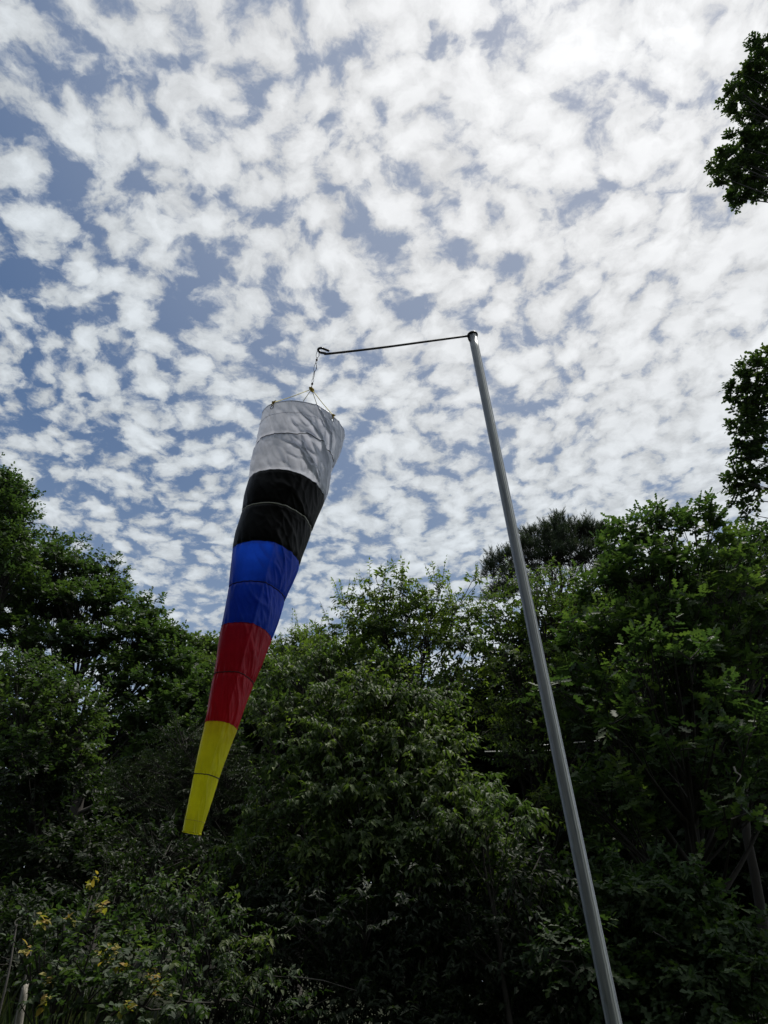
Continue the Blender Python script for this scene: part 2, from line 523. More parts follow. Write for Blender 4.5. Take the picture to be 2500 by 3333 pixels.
# ------------------------------------------------------------------ pole with its hook arm
POLE_B = PZ(1999 / S, 3333 / S, 2.10); POLE_T = PZ(1538 / S, 1092 / S, 4.02)
ax = unit(POLE_T - POLE_B)


foot = POLE_B + ax * ((-.3 - POLE_B[2]) / ax[2])
QP = Vector(ax).to_track_quat('Z', 'Y')
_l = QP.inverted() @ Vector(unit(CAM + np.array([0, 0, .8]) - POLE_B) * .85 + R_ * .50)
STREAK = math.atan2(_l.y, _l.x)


def galv():
    m, t, out = mat('galvanised_steel')
    tc = t.node('ShaderNodeTexCoord')
    v = t.vm('MULTIPLY', tc.outputs['Object'], (60, 60, 1.6))
    st = t.mr(t.noise(v, 1.0, 6, .65, .6), .3, .7, 0.0, 1.0)
    v2 = t.vm('MULTIPLY', tc.outputs['Object'], (1, 1, .35))
    sp = t.node('ShaderNodeTexVoronoi', {'Vector': v2, 'Scale': 70.0})
    fl = t.noise(tc.outputs['Object'], 9, 5, .6)
    # a paler streak with ragged edges runs down one side
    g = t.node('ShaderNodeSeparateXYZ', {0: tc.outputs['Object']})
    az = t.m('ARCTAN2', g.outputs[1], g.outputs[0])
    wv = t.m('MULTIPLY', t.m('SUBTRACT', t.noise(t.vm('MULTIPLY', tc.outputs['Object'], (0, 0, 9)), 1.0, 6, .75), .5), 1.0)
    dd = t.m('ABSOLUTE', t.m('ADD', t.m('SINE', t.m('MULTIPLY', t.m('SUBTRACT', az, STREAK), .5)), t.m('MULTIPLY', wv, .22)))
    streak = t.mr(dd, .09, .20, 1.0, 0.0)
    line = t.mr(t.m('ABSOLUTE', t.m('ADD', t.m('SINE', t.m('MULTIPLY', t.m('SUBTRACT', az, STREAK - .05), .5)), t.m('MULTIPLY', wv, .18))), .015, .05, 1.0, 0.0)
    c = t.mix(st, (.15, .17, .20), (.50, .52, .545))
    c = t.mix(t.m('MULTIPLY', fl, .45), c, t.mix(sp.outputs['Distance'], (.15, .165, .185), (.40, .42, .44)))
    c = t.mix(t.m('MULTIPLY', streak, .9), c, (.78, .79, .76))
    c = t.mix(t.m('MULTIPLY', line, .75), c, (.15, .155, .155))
    r = t.mr(st, .2, .8, .38, .58, 'LINEAR')
    bp = t.node('ShaderNodeBump', {'Height': st, 'Strength': .5, 'Distance': .002})
    b = t.node('ShaderNodeBsdfPrincipled', {'Base Color': c, 'Metallic': .45, 'Roughness': r, 'Normal': bp.outputs[0]})
    t.put(out.inputs[0], b.outputs[0])
    return m


def black_paint():
    m, t, out = mat('black_painted_iron')
    geo = t.node('ShaderNodeNewGeometry')
    n = t.noise(geo.outputs['Position'], 40, 5, .6)
    c = t.mix(t.mr(n, .55, .75, 0, .6), (.012, .012, .014), (.035, .026, .022))
    bp = t.node('ShaderNodeBump', {'Height': n, 'Strength': .3, 'Distance': .001})
    t.put(out.inputs[0], t.node('ShaderNodeBsdfPrincipled', {'Base Color': c, 'Roughness': .45, 'Normal': bp.outputs[0]}).outputs[0])
    return m


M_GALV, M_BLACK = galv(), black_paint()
foot = POLE_B + ax * ((-.3 - POLE_B[2]) / ax[2])
pole = thing('windsock_pole', 'tall galvanised steel pipe pole with black hooked rod arm holding the windsock', 'pole', Vector(foot))
PR = .0243
h = np.linalg.norm(POLE_T - foot)
zs = np.linspace(0, h, 40)
V, T = tubes([(np.stack([np.zeros(40), np.zeros(40), zs], 1), np.full(40, PR))], 40)
pm = mesh_np('pipe', V, T, smooth=True)
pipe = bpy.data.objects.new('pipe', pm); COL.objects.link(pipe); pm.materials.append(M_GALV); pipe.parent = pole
pipe.rotation_euler = Vector(ax).to_track_quat('Z', 'Y').to_euler()
# black disc standing in for the dark inside of a small drilled hole
bh = PZ(1967 / S, 3217 / S, 2.155)
bh_ax = POLE_B + ax * np.dot(bh - POLE_B, ax)
dv = unit(bh - bh_ax)
tube_obj('hole_disc', [(np.array([bh_ax + dv * (PR - .002), bh_ax + dv * (PR + .0006)]), .0028)], M_BLACK, pole, 12)
# ring of the arm round the pole's top, then the rod and its hook
HOOKD = 3.56
tip = PZ(1075 / S, 1150 / S, HOOKD)
topc = POLE_T + ax * .001
hdir = unit(tip - topc)
th = np.linspace(0, 2 * math.pi, 33)
A1 = unit(np.cross(ax, r0)); A2 = np.cross(ax, A1)
ring = [topc + ax * .0 + (PR + .0025) * (math.cos(q) * A1 + math.sin(q) * A2) for q in th]
tube_obj('arm_ring', [(np.array(ring), .0052)], M_BLACK, pole, 10)
# drop leg of the arm that lies along the pipe on the hook side
s1 = topc + hdir * (PR + .006)
cap = bmesh.new()
bmesh.ops.create_cone(cap, cap_ends=True, segments=32, radius1=PR - .001, radius2=PR - .008, depth=.008)
me = bpy.data.meshes.new('cap'); cap.to_mesh(me); cap.free(); me.materials.append(M_BLACK)
for pl in me.polygons: pl.use_smooth = False
cp = bpy.data.objects.new('cap', me); COL.objects.link(cp); cp.parent = pole
cp.location = Vector(topc + ax * .005 - foot); cp.rotation_euler = pipe.rotation_euler
hook = [PZ(1058 / S, 1149.5 / S, HOOKD + .005), PZ(1043 / S, 1147 / S, HOOKD + .01), PZ(1036 / S, 1140 / S, HOOKD + .012), PZ(1038 / S, 1134.5 / S, HOOKD + .014),
        PZ(1046 / S, 1133 / S, HOOKD + .016), PZ(1058 / S, 1137 / S, HOOKD + .018), PZ(1072 / S, 1142.5 / S, HOOKD + .02)]
path = catmull([s1, s1 + (tip - s1) * .33 + U_ * -.002, s1 + (tip - s1) * .66 - U_ * .004, tip - U_ * .001] + hook, 10)
tube_obj('arm', [(path, .0061)], M_BLACK, pole, 12)
tube_obj('arm_leg', [(np.array([s1 - hdir * .002 + ax * .004, s1 - ax * .03, s1 - ax * .048 - hdir * .003]), np.array([.006, .006, .0045]))], M_BLACK, pole, 10)

# ------------------------------------------------------------------ swivel clips
m, t, out = mat('dull_steel')
t.put(out.inputs[0], t.node('ShaderNodeBsdfPrincipled', {'Base Color': (.20, .20, .22, 1), 'Metallic': .9, 'Roughness': .35}).outputs[0]); M_STEEL = m
m, t, out = mat('brass_swivel')
t.put(out.inputs[0], t.node('ShaderNodeBsdfPrincipled', {'Base Color': (.16, .12, .10, 1), 'Metallic': .8, 'Roughness': .35}).outputs[0]); M_BRASS = m


def clipt(x, y):                # point on the hanging line, px inside the hardware close-up view
    return PZ((980 + x * 160 / 1220) / S, (1110 + y * 290 / 2212) / S, HOOKD + .005)


def loop_path(ctr, ax1, ax2, a, b, pear=0., n=28):
    q = np.linspace(0, 2 * math.pi, n)
    return np.array([ctr + ax1 * a * math.cos(k) + ax2 * b * math.sin(k) * (1 + pear * math.cos(k)) for k in q])


def snap_clip(label, pts, tilt, name='swivel_clip'):
    """pts: (loop top, loop bottom, eye, barrel, ring) along the line"""
    t_, b_, e_, g_, k_ = pts
    root = thing(name, label, 'clip', Vector(t_))
    dn = unit(b_ - t_); sd = unit(np.cross(dn, f_)); sd = unit(sd * math.cos(tilt) + np.cross(dn, sd) * math.sin(tilt))
    L = np.linalg.norm(b_ - t_)
    tube_obj('snap_loop', [(loop_path((t_ + b_) / 2, dn, sd, L / 2, L * .22, .35), .0012)], M_STEEL, root, 6)
    tube_obj('latch', [(np.array([t_ + dn * L * .2 + sd * L * .15, t_ + dn * L * .8 + sd * L * .27]), .0016)], M_STEEL, root, 6)
    L2 = np.linalg.norm(e_ - b_)
    tube_obj('eye', [(loop_path((b_ + e_) / 2, dn, np.cross(dn, sd), L2 / 2 + .001, .0045), .0012)], M_STEEL, root, 6)
    w = np.array([.0022, .0048, .0058, .0058, .0046, .002]); s = np.linspace(0, 1, 6)
    tube_obj('swivel_barrel', [(e_ + (g_ - e_) * s[:, None], w)], M_BRASS, root, 12)
    L3 = np.linalg.norm(k_ - g_)
    tube_obj('ring', [(loop_path((g_ + k_) / 2, dn, sd, L3 / 2 + .001, .0042), .0012)], M_STEEL, root, 6)


snap_clip('steel swivel snap clip hanging from the black hook, upper of two', [clipt(425, 225), clipt(402, 412), clipt(392, 440), clipt(384, 500), clipt(370, 560)], .5)
snap_clip('steel swivel snap clip just above the yellow knot, lower of two', [clipt(335, 735), clipt(300, 940), clipt(285, 1030), clipt(268, 1100), clipt(262, 1160)], 1.2)
mid_root = thing('carabiner', 'small pear shaped steel clip linking the two swivel clips', 'clip', Vector(clipt(365, 550)))
a_, b_ = clipt(366, 548), clipt(337, 752)
tube_obj('wire_loop', [(loop_path((a_ + b_) / 2, unit(b_ - a_), R_, np.linalg.norm(b_ - a_) / 2, .0058, .42, 32), .0013)], M_STEEL, mid_root, 6)
tube_obj('gate', [(np.array([clipt(381, 600), clipt(384, 700)]), .0017)], M_STEEL, mid_root, 6)

# ------------------------------------------------------------------ windsock
ST = [((567, 901), (747, 946)), ((552, 966), (723, 1006)), ((535, 1037), (702, 1086)), ((520, 1109), (675, 1146)), ((502, 1186), (648, 1223)),
      ((494, 1271), (617, 1297)), ((478, 1352), (589, 1383)), ((461, 1457), (549, 1480)), ((443, 1559), (513, 1575)), ((418.5, 1675), (473, 1679)), ((394.5, 1797), (435, 1801))]
LEAN = [6, 5, 4, 3, 2, 1, 0, -1, 0, 2, 5, 7]     # degrees away from the camera on the way down
knot = clipt(262, 1195)
ctrs = []
c0 = np.array([(ST[0][0][0] + ST[0][1][0]) / 2, (ST[0][0][1] + ST[0][1][1]) / 2])
prev = PZ(c0[0], c0[1], HOOKD - .10)
ctrs.append(prev)
for i in range(1, 11):
    cx, cy = (ST[i][0][0] + ST[i][1][0]) / 2, (ST[i][0][1] + ST[i][1][1]) / 2
    d = ray(cx, cy); tl = math.tan(math.radians(LEAN[i]))
    # want (y' - y) = tl * (z - z')
    t_ = (prev[1] + tl * prev[2] - CAM[1] - tl * CAM[2]) / (d[1] + tl * d[2])
    prev = CAM + d * t_; ctrs.append(prev)
ctrs = np.array(ctrs)
rads = []
for i in range(11):
    w = math.hypot(ST[i][1][0] - ST[i][0][0], ST[i][1][1] - ST[i][0][1]) * S
    z = np.dot(ctrs[i] - CAM, f_)
    rads.append(w * z / F / 2 * .985)
print('sock', np.linalg.norm(np.diff(ctrs, axis=0), axis=1).sum(), rads[0], rads[-1], [round(float(np.dot(c - CAM, f_)), 2) for c in ctrs])
NS, NA = 40, 270                                        # rows per station, columns round
sfull = np.linspace(0, 10, 10 * NS + 1)


def interp(arr, s):
    arr = np.asarray(arr, float)
    if arr.ndim == 1: return np.interp(s, np.arange(11), arr)
    return np.stack([np.interp(s, np.arange(11), arr[:, k]) for k in range(3)], -1)


cc = interp(ctrs, sfull)
kk = np.exp(-np.linspace(-2, 2, 35) ** 2); kk /= kk.sum()
pad = np.concatenate([cc[0] + (cc[0] - cc[1:18])[::-1], cc, cc[-1] + (cc[-1] - cc[-18:-1])[::-1]])
ccs = np.stack([np.convolve(pad[:, k], kk, 'valid') for k in range(3)], -1)[:len(cc)]
tg = unit(np.gradient(ccs, axis=0))
kt = np.ones(61) / 61
tp_ = np.concatenate([np.repeat(tg[:1], 30, 0), tg, np.repeat(tg[-1:], 30, 0)])
tg = unit(np.stack([np.convolve(tp_[:, k], kt, 'valid') for k in range(3)], -1))
rr = interp(rads, sfull)
toc = unit(CAM - ccs); N0 = unit(toc - tg * np.sum(toc * tg, 1, keepdims=True)); B0 = np.cross(tg, N0)      # N0 faces the camera


def sock_point(si, th):
    """si row indices, th angles; returns surface points"""
    s = sfull[si]; r = rr[si]
    f = (s - 2) / 8
    pk = np.clip(f, 0, 1)
    # a soft fold down the front that sharpens towards the tail, flatter back
    ridge_at = -.10
    dth = np.angle(np.exp(1j * (th - ridge_at)))
    rf = 1 + (.01 + .13 * pk) * np.exp(-(np.abs(dth) / .32) ** 1.0) + (.012 + .02 * pk) * np.exp(-(dth / .045) ** 2) - (.03 + .05 * pk) * np.exp(-((np.abs(dth) - .8) / .45) ** 2)
    rf = rf + .05 * pk * np.exp(-((np.abs(dth) - 1.57) / .4) ** 2) * 0
    # pull-in and puckers at every seam
    near = np.abs(s - np.round(s))
    bulge = .011 * np.sin(np.pi * np.clip(s, 0, 10)) ** 2 + .012 * np.sin(s * 5.1 + th)
    seam = np.exp(-(near / .05) ** 2) * ((s > .5) & (s < 9.8))
    amp = np.where(np.abs(np.round(s) % 2) > .5, 1.0, .8)
    puck = np.exp(-(near / .16) ** 1.5) * ((s > .5) & (s < 9.8))
    return s, r, rf + bulge - .010 - .030 * seam * amp, puck, dth


SI, TH = np.meshgrid(np.arange(len(sfull)), np.linspace(-math.pi, math.pi, NA, endpoint=False), indexing='ij')
s_, r_, rf, puck, dth = sock_point(SI, TH)
disp = np.zeros_like(r_)
arc = np.concatenate([[0], np.cumsum(np.linalg.norm(np.diff(ccs, axis=0), axis=1))])


def ridged(x, y, z, k):
    return 1 - abs(mnoise.noise(Vector((x * k, y * k, z * k)))) * 2


for i in range(len(sfull)):
    a = arc[i]; s = sfull[i]
    w_crump = 1.0 if s < 2 else (.30 if s < 4 else .22)
    for j in range(NA):
        th = TH[i, j]
        X_, Y_, Z_ = math.cos(th) * .22, math.sin(th) * .22, a
        # diagonal creases: shear the coordinates along the sock
        q = Z_ * .85 + th * .115
        wx = mnoise.noise(Vector((X_ * 5, Y_ * 5, Z_ * 5 + 3.1))) * .12
        side = (.35 + 1.15 * math.exp(-((th + .45) / .6) ** 2)) * (.12 + .88 * max(0.0, math.cos(th * .95)))
        if s < .5: side *= .3 + 1.4 * s
        cr = 0.0
        for kx, ky, amp_, wid in ((11, 3.6, .0120, .20), (24, 8, .0060, .24)):
            q1 = (Z_ - th * .22) * .7 + wx * .12; q2 = (Z_ + th * .22) * .7 + wx * .2
            cv = Vector((q2 * kx, q1 * ky, 1.7 * kx))
            dd_ = mnoise.voronoi(cv)[0]
            cr += amp_ * max(0.0, 1 - (dd_[1] - dd_[0]) / wid) + amp_ * .8 * dd_[0]
        v1 = ridged(X_ * .8 + wx, Y_ * .8 + q * .9, q * .45 + 7, 7.5)
        v2 = ridged(X_ + wx, Y_ - q * .4, Z_ + 2.2 + wx, 15)
        v3 = mnoise.noise(Vector((X_ * 6, Y_ * 6, Z_ * 3.2)))
        loc = .35 + .9 * max(0, mnoise.noise(Vector((X_ * 4 + 9, Y_ * 4, Z_ * 3.0))) + .35)
        big = (max(v1, .45) - .45) * .008 * loc + cr * side * 1.15
        pk_ = math.sin(th * 23 + 5 * mnoise.noise(Vector((X_ * 9, Y_ * 9, 5)))) * (.0016 if s > 4 else .0010) * puck[i, j]
        disp[i, j] = w_crump * big + v3 * .004 * min(1, r_[i, j] / .15) + pk_
RF = r_ * rf + disp
PT = ccs[SI] + RF[..., None] * (np.cos(TH)[..., None] * N0[SI] + np.sin(TH)[..., None] * B0[SI])


def fabric(name, col, trans, rough=.36, sheen=.0):
    m, t, out = mat(name)
    tc = t.node('ShaderNodeTexCoord')
    n = t.noise(tc.outputs['Object'], 14, 5, .6)
    c = t.mix(t.mr(n, .3, .7, 0, 1), tuple(x * .9 for x in col), tuple(min(1, x * 1.06) for x in col))
    wv = t.node('ShaderNodeTexWave', {'Vector': tc.outputs['Object'], 'Scale': 260.0, 'Distortion': .4}, bands_direction='Z')
    wv2 = t.node('ShaderNodeTexWave', {'Vector': tc.outputs['Object'], 'Scale': 260.0, 'Distortion': .4}, bands_direction='X')
    hgt = t.m('ADD', t.m('MULTIPLY', t.m('ADD', wv.outputs['Fac'], wv2.outputs['Fac']), .04), t.noise(tc.outputs['Object'], 38, 5, .6, .7))
    bp = t.node('ShaderNodeBump', {'Height': hgt, 'Strength': .22, 'Distance': .004})
    b = t.node('ShaderNodeBsdfPrincipled', {'Base Color': c, 'Roughness': rough, 'Specular IOR Level': .14 if col[2] < .01 else .32 if col[0] < .7 or col[2] < .5 else .75, 'Sheen Weight': sheen, 'Normal': bp.outputs[0]})
    tr = t.node('ShaderNodeBsdfTranslucent', {'Color': c, 'Normal': bp.outputs[0]})
    t.put(out.inputs[0], t.node('ShaderNodeMixShader', {0: trans, 1: b.outputs[0], 2: tr.outputs[0]}).outputs[0])
    return m


FAB = [fabric('white_nylon', (.70, .735, .84), .36), fabric('black_nylon', (.004, .004, .0045), .01, .45, .0), fabric('blue_nylon', (.012, .085, .72), .42),
       fabric('red_nylon', (.62, .014, .038), .42), fabric('yellow_nylon', (.86, .85, .06), .58)]


def thread(name, c):
    m, t, out = mat(name)
    t.put(out.inputs[0], t.node('ShaderNodeBsdfPrincipled', {'Base Color': (*c, 1), 'Roughness': .8}).outputs[0]); return m


T_DARK, T_LIGHT, T_CORD = thread('dark_thread', (.03, .03, .04)), thread('white_thread', (.82, .82, .82)), thread('yellow_cord', (.55, .47, .10))
T_KNOT = thread('yellow_cord_knot', (.50, .34, .03))
sock = thing('windsock', 'long tapering windsock banded white, black, blue, red and yellow, hanging from the hook', 'windsock', Vector(ctrs[0]))
eyes = [-.58, .97, 2.56, -2.16]                           # angles of the four eyelets
EYE_S = int(.17 * NS)


def surf(si, th):
    j = (th + math.pi) / (2 * math.pi) * NA
    j0 = int(math.floor(j)) % NA; j1 = (j0 + 1) % NA; w = j - math.floor(j)
    si = float(np.clip(si, 0, len(sfull) - 1)); i0 = int(si); i1 = min(i0 + 1, len(sfull) - 1); v = si - i0
    return (PT[i0, j0] * (1 - w) + PT[i0, j1] * w) * (1 - v) + (PT[i1, j0] * (1 - w) + PT[i1, j1] * w) * v


eye_pts = [surf(EYE_S, e) for e in eyes]
bandlabels = ['white band', 'black band', 'blue band', 'red band', 'yellow band']
for b in range(5):
    lo, hi = b * 2 * NS, (b + 1) * 2 * NS
    rows = np.arange(lo, hi + 1)
    Vb = PT[rows].copy()
    if b: Vb[0] += (Vb[0] - ccs[lo]) * .004
    n = len(rows)
    i = np.arange(n - 1)[:, None]; j = np.arange(NA)[None]; j2 = (j + 1) % NA
    Q = np.stack([i * NA + j, i * NA + j2, (i + 1) * NA + j2, (i + 1) * NA + j], -1).reshape(-1, 4)
    Vf = Vb.reshape(-1, 3)
    if b == 0:                  # real eyelet holes
        cen = Vf[Q].mean(1)
        bad = np.zeros(len(Q), bool)
        for ep in eye_pts: bad |= np.linalg.norm(cen - ep, axis=1) < .0088
        Q = Q[~bad]
    me = mesh_np('fabric_band', Vf - ctrs[0], Q, smooth=True)
    o = bpy.data.objects.new('fabric_band', me); COL.objects.link(o); me.materials.append(FAB[b]); o.parent = sock
    o['label'] = bandlabels[b]
    # stitched cord round the middle of the band, and the turned edge at its lower end
    row = lo + NS
    lift = .0012
    def hoop(rw, lift):
        c = ccs[rw]; P = PT[rw]; return np.vstack([P + unit(P - c) * lift, (P + unit(P - c) * lift)[:2]])
    s = tube_obj('seam', [(hoop(row, lift), .0019 if b != 1 else .0021)], T_LIGHT if b == 1 else T_DARK, None, 5)
    s.parent = o; s.location = -Vector(ctrs[0])
    if b < 4:
        s = tube_obj('edge_fold', [(hoop(hi, .0008), .0016)], FAB[b], None, 5)
        s.parent = o; s.location = -Vector(ctrs[0])
# hems at mouth and tail
s = tube_obj('mouth_hem', [(hoop(0, 0), .0018)], FAB[0], sock, 6)
s = tube_obj('mouth_stitching', [(hoop(int(.42 * NS), .0006), .0009)], FAB[0], sock, 5)
s = tube_obj('tail_hem', [(hoop(10 * NS, 0), .0022)], FAB[4], sock, 6)
s = tube_obj('tail_stitching', [(hoop(10 * NS - int(.2 * NS), .0004), .0008)], T_CORD, sock, 5)
for e, ep in zip(eyes, eye_pts):
    nrm = unit(ep - ccs[EYE_S]); a1 = unit(np.cross(nrm, tg[EYE_S])); a2 = np.cross(nrm, a1)
    q = np.linspace(0, 2 * math.pi, 25)
    ringp = np.array([ep + nrm * .001 + (.0092) * (math.cos(k) * a1 + math.sin(k) * a2) for k in q])
    tube_obj('eyelet', [(ringp, .0021)], M_STEEL, sock, 6)
    top = surf(-0, e) + unit(surf(0, e) - ccs[0]) * .003
    epu = ep + unit(top - ep) * .008
    lace = catmull([epu + nrm * .003, (ep + top) / 2 + nrm * .006, top - tg[0] * .004, (ep + top) / 2 - nrm * .006, epu - nrm * .003], 6)
    tube_obj('cord_knot', [(lace, .0026), (catmull([top + a1 * .006 - tg[0] * .002, top - tg[0] * .009 + a1 * .003, top - tg[0] * .002 - a1 * .007, top + nrm * .007 - tg[0] * .003, top + a1 * .006 - tg[0] * .004, top + a1 * .012 - tg[0] * .012], 5), .0028)], T_KNOT, sock, 6)
    tube_obj('cord', [(np.array([top - tg[0] * .002, (top * .5 + knot * .5) - np.array([0, 0, .003]), knot]), .0018)], T_CORD, sock, 6)
kp = [knot + np.array([math.cos(q * 2.1) * .009, math.sin(q * 3.3) * .008, math.sin(q * 1.7) * .010 - .002]) for q in np.linspace(0, 7, 15)]
tube_obj('bridle_knot', [(catmull(kp, 5), .0045)], T_KNOT, sock, 8)

# ------------------------------------------------------------------ trees
def gb(x, dist):
    q = PY(x, 2120, dist); return gbase(q[0], dist)


def fill(x0, x1, y0, y1, d0, d1, r, step, jit=.35):
    out = []
    for y in np.arange(y0, y1 + 1, step * .85):
        for x in np.arange(x0, x1 + 1, step):
            out.append((x + rng.normal() * step * jit, y + rng.normal() * step * jit * .7, d0 + (d1 - d0) * rng.random(), r * (.8 + .4 * rng.random())))
    return out


# the narrow-leaved tree in the middle: airy top and a dense drooping front
tree('narrow_leaved_tree', 'bushy tree with drooping narrow leaves standing between the windsock and the pole', gb(850, 11.6),
     [(628, 1475, 11.8, .50), (690, 1450, 11.8, .45), (585, 1545, 11.6, .45), (650, 1570, 11.2, .6), (745, 1520, 11, .62), (835, 1530, 10.8, .66), (915, 1530, 11, .5),
      (760, 1625, 10.6, .68), (668, 1660, 10.8, .6), (870, 1635, 10.5, .66), (955, 1620, 10.8, .5), (960, 1715, 10.4, .55), (845, 1735, 10.2, .66),
      (740, 1740, 10.4, .66), (630, 1770, 10.8, .6), (905, 1835, 10, .55), (1000, 1800, 10.2, .45), (800, 1850, 10.2, .6), (690, 1870, 10.4, .6), (1060, 1880, 10.2, .4), (560, 1850, 10.8, .5)],
     M_CHEST, shape='lance8', ll=.13, lw=.36, m=9, Ls=.30, density=2.8, inner=.15, droop=1.25, trunk_r=.11, up=.25, sprigs=3, singles=300, tint=.55, twigf=.2,
     trunk_top=PY(850, 1520, 11.4), crown='foliage')
tree('narrow_leaved_tree', 'light airy narrow leaved crown with sky showing through, above the bushy middle tree', gb(880, 13),
     [(800, 1300, 12.8, .36), (862, 1290, 12.8, .34), (925, 1308, 12.8, .36), (985, 1322, 12.6, .30), (762, 1358, 12.6, .36), (835, 1368, 12.8, .46), (925, 1385, 12.6, .42), (1000, 1400, 12.4, .36), (715, 1412, 12.2, .34), (1035, 1335, 12.6, .24),
      (975, 1470, 12.4, .26), (780, 1430, 12.4, .46), (860, 1445, 12.6, .36), (930, 1350, 13.4, .36), (800, 1365, 13.4, .40), (870, 1340, 13.2, .36), (1020, 1255, 12.8, .12), (812, 1250, 12.8, .15), (865, 1250, 12.8, .14), (948, 1268, 12.8, .14), (745, 1305, 12.8, .15),
      (700, 1375, 12.4, .18), (1040, 1440, 12.6, .22), (1060, 1540, 12.6, .24), (660, 1420, 12.2, .26)],
     M_CHEST, shape='lance8', ll=.13, lw=.36, m=9, Ls=.28, density=3.5, inner=.2, droop=.7, trunk_r=.09, up=.35, sprigs=6, singles=200, tint=.72, twigf=.14, limb_from=.62, capf=.4, trunk_top=PY(885, 1400, 12.9), crown='foliage')
tree('narrow_leaved_tree', 'yellow-green narrow leaved tree rising directly behind the upper half of the steel pole', gb(1170, 12.6),
     [(1130, 1290, 13, .42), (1195, 1272, 13, .46), (1098, 1345, 12.8, .36), (1180, 1350, 12.6, .58), (1250, 1310, 12.8, .42), (1118, 1440, 12.6, .46), (1215, 1445, 12.4, .6),
      (1165, 1540, 12.2, .6), (1100, 1600, 12.4, .3), (1150, 1650, 12, .5), (1240, 1560, 12.2, .5), (1190, 1760, 11.6, .5), (1060, 1310, 13, .22)],
     M_CHEST, shape='lance8', ll=.12, lw=.34, m=10, Ls=.36, density=2.1, droop=.8, trunk_r=.09, up=.3, sprigs=3, singles=120, tint=.62, crown='foliage')
tree('narrow_leaved_tree', 'small leafy tree reaching in low against the left side of the pole', gb(1090, 8.8),
     [(1040, 1735, 9.6, .28), (1100, 1760, 9.4, .26), (1140, 1790, 9.5, .22), (990, 1790, 9.6, .32), (1060, 1850, 9.7, .28), (910, 1810, 9.8, .28), (1120, 1930, 9.8, .3), (960, 1900, 9.7, .3),
      (850, 1880, 9.9, .28)],
     M_CHEST, shape='lance8', ll=.125, lw=.36, m=9, Ls=.28, density=2.4, droop=1.2, trunk_r=.045, up=.2, singles=120, tint=.46, twigf=.15, crown='foliage')

# the oak that fills the right
ok = [(1345, 1185, 12, .50), (1400, 1165, 12, .5), (1450, 1140, 12, .42), (1502, 1118, 12, .34), (1530, 1150, 12, .36), (1395, 1255, 11.6, .7), (1500, 1235, 11.6, .6), (1310, 1280, 11.6, .52), (1330, 1235, 11.8, .4),
      (1555, 1200, 12, .40), (1600, 1180, 12.4, .34), (1565, 1300, 11.4, .55), (1455, 1350, 11.2, .68), (1345, 1385, 11.2, .62), (1270, 1400, 11.4, .5), (1640, 1370, 11.6, .6), (1640, 1240, 12.4, .42)]
ok += fill(1290, 1660, 1460, 1860, 10.4, 12.2, .60, 118)
ok += [(1405, 1400, 9.7, .26), (1450, 1385, 9.6, .24), (1490, 1425, 9.6, .26), (1390, 1455, 9.7, .24), (1560, 1510, 9.6, .28), (1620, 1590, 9.4, .3), (1330, 1560, 9.8, .28), (1470, 1620, 9.6, .28), (1580, 1770, 9.2, .28)]
tree('oak_tree', 'broad dark oak with lobed leaves filling the right side beyond the pole', gb(1480, 11.4), ok,
     M_OAK, shape='oak', ll=.205, lw=.62, m=7, Ls=.30, density=1.5, droop=.25, trunk_r=.16, up=.3, singles=300, tint=.56, trunk_top=PY(1450, 1200, 11.8), spread=1.1, crown='foliage')

# tall oak on the right edge: only its outer boughs reach into the picture
to = [(PZ(x + 5, y, z), r * .84) for x, y, z, r in
      [(1652, 95, 24, .42), (1640, 140, 24, .48), (1612, 165, 24, .40), (1650, 195, 24, .5), (1585, 200, 24, .34), (1592, 235, 24, .40), (1640, 245, 24, .42), (1606, 268, 24, .26), (1655, 262, 24, .4),
       (1588, 315, 23.6, .42), (1630, 325, 23.6, .5), (1560, 345, 23.4, .36), (1562, 385, 23.2, .36), (1605, 375, 23.4, .55), (1650, 380, 23.6, .5), (1590, 428, 23.2, .28), (1625, 420, 23.2, .30), (1645, 300, 23.8, .4),
       (1655, 775, 19, .30), (1630, 805, 19, .36), (1596, 828, 19, .28), (1648, 850, 19, .45), (1612, 862, 19, .42), (1600, 905, 18.8, .32), (1642, 905, 19, .38), (1612, 950, 18.6, .36), (1650, 965, 18.8, .38),
       (1598, 985, 18.6, .30), (1585, 1040, 18.4, .32), (1625, 1035, 18.4, .36), (1652, 1050, 18.6, .32), (1600, 1078, 18.3, .26), (1618, 1112, 18.2, .18), (1655, 1145, 18.4, .20)]]
bx = np.array([17.0, 10.5, 0])
for k in range(12):
    to.append((np.array([17.0, 10.5, 13]) + rand_dirs(1)[0] * np.array([3.0, 3.0, 9.5]) * (.45 + .55 * rng.random()) + np.array([1.5, 0, 3.5]), 1.0))
tree('tall_oak_tree', 'very tall oak at the right edge whose outer boughs hang against the bright cloud', gbase(17.0, 10.5), to,
     M_TALL, shape='oak_small', ll=.225, lw=.60, m=11, Ls=.26, density=2.0, droop=.35, trunk_r=.42, trunk_top=np.array([17.2, 10.7, 25.5]), up=.1, tint=.4, inner=.1, twigf=.05, crown='foliage')

